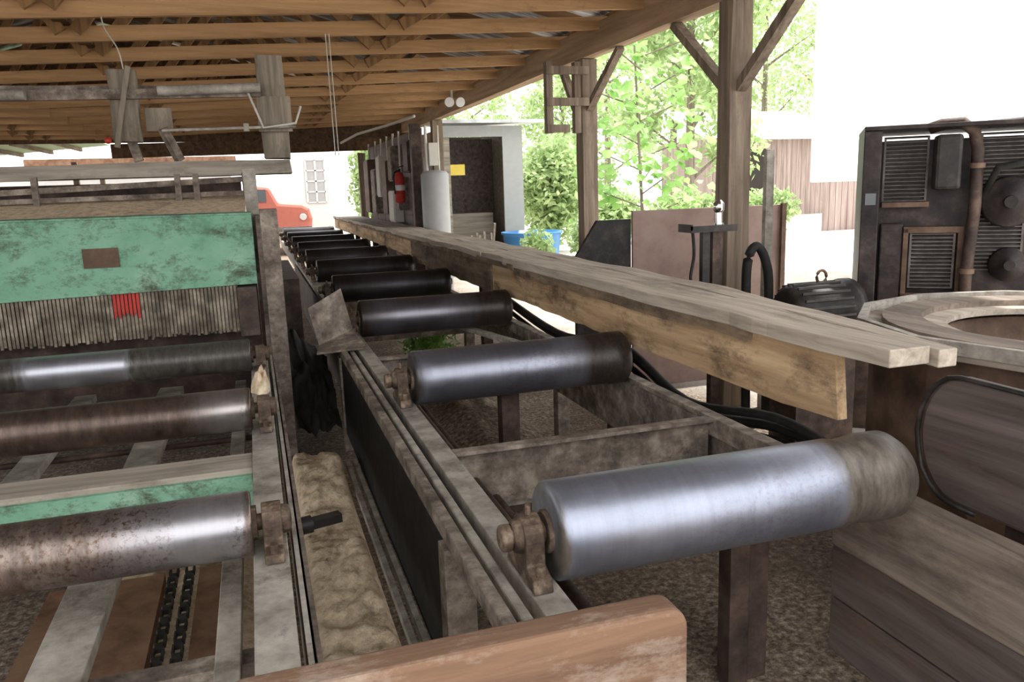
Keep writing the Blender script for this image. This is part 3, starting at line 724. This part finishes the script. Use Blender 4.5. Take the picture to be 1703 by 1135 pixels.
B().box(2.18,2.32,11.15,11.28,0,2.5).make('end_post',M['rustd'],SB)
b=B();b.tube([(1.6,14.5,2.45),(1.75,13.4,2.52),(2.05,12.2,2.56),(2.25,11.2,2.6)],.022);b.make('conduit',M['paper'],SB)
FE=E('fire_extinguisher',(2.13,12.1,1.4),'red fire extinguisher hung on the switchboard','fire extinguisher')
B().lathe((2.13,11.95,1.42),(0,0,1),[(0,.05),(.02,.075),(.36,.075),(.42,.05),(.45,.025)],24).make('cylinder_body',M['redp'],FE)
b=B();b.cyl((2.13,11.95,1.86),(2.13,11.95,1.92),.025);b.beam((2.10,11.95,1.93),(2.2,11.95,1.96),.02,.015);b.make('valve',M['blackp'],FE)
hose([(2.13,11.92,1.89),(2.05,11.9,1.85),(2.04,11.9,1.7),(2.05,11.9,1.55)],.012).make('hose',M['black'],FE)
B().cyl((2.13,11.95,1.60),(2.13,11.95,1.68),.077,24).make('label_band',M['white'],FE)
WT=E('water_tank',(2.43,10.9,0),'pale grey cylindrical tank standing at the switchboard','tank')
B().lathe((2.43,10.9,0),(0,0,1),[(0,.17),(.02,.19),(1.80,.19),(1.84,.16),(1.86,.05)],32).make('tank_shell',M['enamel'],WT)
B().cyl((2.33,10.9,1.84),(2.33,10.9,2.45),.02).make('tank_pipe',M['paper'],WT)
B().cyl((2.50,10.9,1.84),(2.50,10.9,2.45),.012).make('tank_pipe',M['paper'],WT)
B().box(2.36,2.48,10.85,10.95,1.92,2.22).make('thermostat_box',M['paper'],WT)
SH=E('small_outbuilding',(4.2,16,0),'small pale-trimmed outbuilding with open dark doorway','outbuilding')
for (x0,x1,y0_,y1_) in((3.45,3.55,15,17.5),(4.95,5.05,15,17.5),(3.55,4.95,17.4,17.5),(3.45,3.65,14.97,15.0)):
    b=B();b.box(x0,x1,y0_,y1_,0,2.7);b.make('shed_wall',M['grey_x'],SH)
B().box(4.68,5.08,14.93,14.97,0,2.75).make('corner_trim',M['enamel'],SH)
B().box(3.45,4.68,14.93,14.97,2.55,2.75).make('lintel_trim',M['enamel'],SH)
b=B();b.prism([(3.3,14.6,2.78),(5.5,14.6,2.78),(5.5,17.8,2.95),(3.3,17.8,2.95)],(0,0,.06));b.make('shed_roof',M['roofm'],SH)
b=B();b.box(3.6,4.7,15.8,16.2,0,1.1);b.make('workbench',M['grey_x'],SH)
B().box(3.62,3.95,15.05,15.1,1.85,2.05).make('yellow_sheet',M['yellow'],SH)
B().box(3.6,4.94,16.5,16.52,0,2.6).make('dark_back',M['trough'],SH)
for k in range(6):
    x=3.75+k*.09
    B().beam((x,13.9+random.uniform(-.3,.3),0),(x+random.uniform(-.03,.03),14.0+random.uniform(-.3,.3),random.uniform(.6,1.15)),.04,.03).make('scrap_timber',M['grey_y'],label='loose leaning length of scrap timber',cat='scrap wood',group='scrap timbers')
LP=E('flood_lamp',(2.80,11.1,2.75),'small twin white flood lamp fixed under the roof','lamp')
for dx in(-.06,.06):
    B().lathe((2.78+dx,11.1,2.79),(dx*2,-.9,-.2),[(0,.02),(.05,.04),(.12,.065),(.14,.065)],20).make('lamp_head',M['white'],LP)
B().cyl((2.78,11.13,2.78),(2.78,11.15,2.94),.015).make('lamp_stem',M['white'],LP)

RT=E('red_truck',(.6,22,0),'faded red pickup truck parked beyond the conveyor','truck')
b=B();b.prism([(-.1,22,.55),(1.5,22,.55),(1.55,22,.95),(1.48,22,1.22),(1.3,22,1.32),(.7,22,1.38),(.5,22,1.80),(.0,22,1.85),(-.1,22,1.3)],(0,3.5,0));b.make('truck_body',M['redtruck'],RT,bevel=.08)
b=B();b.box(.03,.40,21.98,22.0,1.42,1.74);b.make('truck_window',M['glass'],RT)
b=B();b.box(.1,1.5,21.93,22.0,.6,.75);b.make('bumper',M['chrome'],RT)
for x in(.1,1.35):
    b=B();b.cyl((x-.12,22.6,.36),(x+.12,22.6,.36),.36,28);b.make('wheel',M['black'],RT)
for x in(1.3,.45):
    b=B();b.lathe((x,21.98,1.0),(0,-1,0),[(0,.09),(.02,.08)],18);b.make('headlight',M['white'],RT)
HS=E('white_house',(2.0,30,0),'white house with a tall many-paned window','house')
b=B();b.box(1.45,2.7,28,34,0,3.1);b.make('house_wall',M['white'],HS)
x0=1.85
B().box(x0,x0+.62,27.97,28,1.3,2.7).make('house_window',M['enamel'],HS)
b=B()
for xx in(x0,x0+.31,x0+.62): b.box(xx-.03,xx+.03,27.94,27.97,1.3,2.7)
for zz in(1.3,1.65,2.0,2.35,2.7): b.box(x0,x0+.62,27.94,27.97,zz-.02,zz+.02)
b.make('window_bars',M['white'],HS)
LB=E('low_side_building',(-5,24,0),'low pale building with brown fascia','building')
b=B();b.box(-8,-.5,26.5,27,0,2.6);b.make('building_wall',M['white'],LB)
b=B();b.box(-6,-.3,26.2,26.4,2.5,2.8);b.make('building_fascia',M['belt'],LB)
GR=E('green_panel_awning',(-6.6,19,0),'slatted awning with translucent green panels','awning')
b=B();b.prism([(-9,17.6,2.35),(-3.0,17.6,2.85),(-3.0,21,2.85),(-9,21,2.35)],(0,0,.03));b.make('green_roof_panel',M['greenpanel'],GR)
for k in range(10):
    b=B();b.beam((-9+k*.6,17.6,2.31+k*.05),(-9+k*.6,21,2.31+k*.05),.06,.08);b.make('roof_slat',M['grey_y'],GR)
for x,y in((-3.2,17.8),(-3.2,20.8),(-8.8,17.8),(-8.8,20.8)):
    B().box(x-.05,x+.05,y-.05,y+.05,0,2.35).make('awning_post',M['post'],GR)

TL=E('white_trailer',(7.85,10,0),'plain white box trailer in blown-out, overexposed white','trailer')
B().box(7.85,16,10,12.5,1.52,4.6).make('trailer_box',M['trailer'],TL,bevel=.02)
b=B();b.box(9.5,16,10.4,12.1,1.3,1.52);b.make('trailer_chassis',M['dusty'],TL)
for x in(13.2,14.3):
    for y in(10.3,12.0):
        b=B();b.cyl((x,y-.13,.5),(x,y+.13,.5),.5,28);b.make('wheel',M['black'],TL)
        B().box(x-.06,x+.06,y-.05,y+.05,.5,1.4).make('axle_hanger',M['rustd'],TL)
TL.rotation_euler=(0,0,math.radians(-40))
BN=E('weathered_barn',(21,32,0),'weathered grey-brown plank barn with tin roof','barn')
b=B()
for i in range(24): b.box(18.4+i*.26,18.4+i*.26+.245,30,30.06,0,3.5)
b.make('barn_wall',M['barn'],BN)
B().box(18.4,24.6,30.06,34,0,3.3).make('barn_side',M['barn'],BN)
b=B();b.box(20.2,21.2,29.96,30.0,0,2.9);b.make('barn_door',M['dark'],BN)
b=B();b.prism([(17.9,29.2,3.2),(24.9,29.2,3.2),(24.9,33,4.6),(17.9,33,4.6)],(0,0,.08));b.make('barn_roof',M['roofm'],BN)
FN=B()
for i in range(16): FN.box(16.2+i*.22,16.2+i*.22+.2,20,20.04,0,1.45+random.uniform(-.04,.04))
FN.box(16.2,19.7,20.04,20.1,.9,1.0);FN.make('plank_fence',M['barn'],label='grey plank fence beyond the yard',cat='fence')

# ------------------------------------------------------------------ foliage
def leaves(b,c,rad,n,s):
    c=Vector(c)
    for _ in range(n):
        while True:
            p=Vector([random.uniform(-1,1) for _ in range(3)])
            if p.length<1: break
        p=p*(.55+.45*random.random())
        q=c+Vector((p.x*rad[0],p.y*rad[1],p.z*rad[2]))
        a=Vector([random.gauss(0,1) for _ in range(3)]).normalized();d=a.cross(Vector([random.gauss(0,1) for _ in range(3)])).normalized()
        ss=s*random.uniform(.6,1.3)
        b.add([q-a*ss,q-d*ss*.45,q+a*ss,q+d*ss*.45],[(0,1,2,3)])
def tree(x,y,h,r,n,s,label,lm='leaf',name='leafy_tree'):
    T_=E(name,(x,y,0),label,'tree','trees beyond the yard')
    b=B();b.cyl((x,y,0),(x+.1,y,h*.8),.05+.012*h,10,r2=.03)
    tips=[]
    for k in range(11):
        an=k*2.4;z=h*(.12+.065*k);e=(x+math.cos(an)*r*.6,y+math.sin(an)*r*.6,z+h*.10);b.cyl((x,y,z),e,.02+.004*h,6,r2=.012);tips.append(e)
    b.make('trunk',M['bark'],T_)
    b=B()
    for e in tips: leaves(b,e,(r*.5,r*.5,h*.12),n//13,s)
    leaves(b,(x,y,h*.62),(r*.8,r*.8,h*.38),n//5,s)
    b.make('foliage',M[lm],T_)
for (x,y,h,r,n) in((14.6,25,13,2.8,9000),(21.5,38.5,17,4,8000),(29.5,42,18,4.5,8000),(14.6,37,9,3,5000),(38,48,20,5,6000),(23,50,18,5,7000),(12.0,44,7,3,4000),(34,33,13,3.5,6000)):
    tree(x,y,h,r,n,.15,'tall hazy green tree beyond the yard')
def bush(x,y,rad,n,s,label,lm='leaf'):
    T_=E('bush',(x,y,0),label,'bush','bushes')
    b=B()
    for k in range(6):
        an=k*1.05;b.cyl((x,y,0),(x+math.cos(an)*rad[0]*.6,y+math.sin(an)*rad[1]*.6,rad[2]*1.3),.03,6,r2=.01)
    b.make('stem',M['bark'],T_)
    b=B();leaves(b,(x,y,rad[2]),rad,n,s);b.make('foliage',M[lm],T_)
bush(7.0,18.4,(1.0,.9,1.5),5500,.10,'dense bright green bush beside the outbuilding')
bush(9.3,20,(1.1,1,.8),2600,.10,'low green bush at the yard edge')
bush(6.4,14.8,(.5,.5,.55),1500,.07,'low green bush near the blue tub')
bush(12.2,21,(1.5,1,.7),3000,.10,'low green bush at the yard edge')
bush(15.5,21.8,(1.2,.9,.7),3000,.10,'low green bush at the yard edge')
bush(4.5,12.6,(.35,.4,.50),900,.06,'weeds growing near the outbuilding')
bush(3.9,28,(.8,.8,2.0),1800,.12,'green bush beside the white house')
S=E('broad_leaf_sapling',(6.3,12.2,0),'young tree with big bright green heart-shaped leaves','tree')
b=B();b.cyl((6.3,12.2,0),(6.1,12.2,3.9),.035,8,r2=.015)
tips=[]
for k in range(14):
    an=k*2.4;z=1.0+k*.2;e=Vector((6.25+math.cos(an)*.7,12.2+math.sin(an)*.6,z+.25));b.cyl((6.22,12.2,z),e,.012,5);tips.append(e)
b.make('trunk',M['bark'],S)
b=B()
for e in tips+[Vector((6.1,12.2,3.9))]:
    for _ in range(34):
        q=e+Vector([random.gauss(0,.24) for _ in range(3)])
        nrm=Vector((random.gauss(0,.5),-.6+random.gauss(0,.4),.8)).normalized();d=nrm.cross(Vector([random.gauss(0,1) for _ in range(3)])).normalized();e2=nrm.cross(d)
        r=random.uniform(.06,.12);b.add([q-d*r*.6,q-d*r*.8+e2*r*.5,q+e2*r*.8,q+d*r*1.2,q-e2*r*.8,q-d*r*.8-e2*r*.5],[(0,1,2,3,4,5)])
b.make('foliage',M['leaf2'],S)
b=B()
for k in range(900):
    q=Vector((random.gauss(1.42,.10),random.gauss(6.9,.2),random.uniform(.02,.38)));a=Vector([random.gauss(0,1) for _ in range(3)]).normalized();d=a.cross(Vector((0,0,1))).normalized()
    b.add([q-a*.045,q-d*.02,q+a*.045,q+d*.02],[(0,1,2,3)])
b.make('ground_weeds',M['leaf2'],label='green weeds growing under the rollers',cat='weeds',kind='stuff')

# ------------------------------------------------------------------ light, camera
w=bpy.data.worlds.new('sky');bpy.context.scene.world=w;w.use_nodes=True
bg=w.node_tree.nodes['Background'];bg.inputs[0].default_value=(1,1,1,1);bg.inputs[1].default_value=2.9
sd=bpy.data.lights.new('sun','SUN');sd.energy=7;sd.angle=.03;sd.color=(1,.98,.93)
so=bpy.data.objects.new('sun',sd);C.objects.link(so);so.location=(8,4,12);so.rotation_euler=Vector((-.33,-.12,-1)).to_track_quat('-Z','Y').to_euler()
right=Vector((.9508,-.3085,-.0324));fwd=Vector((.2972,.9357,-.1901)).normalized()
right=(right-fwd*right.dot(fwd)).normalized();up=right.cross(fwd)
cd=bpy.data.cameras.new('camera');cd.sensor_width=36;cd.lens=1324/1703*36;cd.clip_end=300
co=bpy.data.objects.new('camera',cd);C.objects.link(co)
m=Matrix((right,up,-fwd)).transposed().to_4x4();m.translation=Vector((0,0,1.6));co.matrix_world=m
bpy.context.scene.camera=co
bpy.context.scene.view_settings.view_transform='Standard'
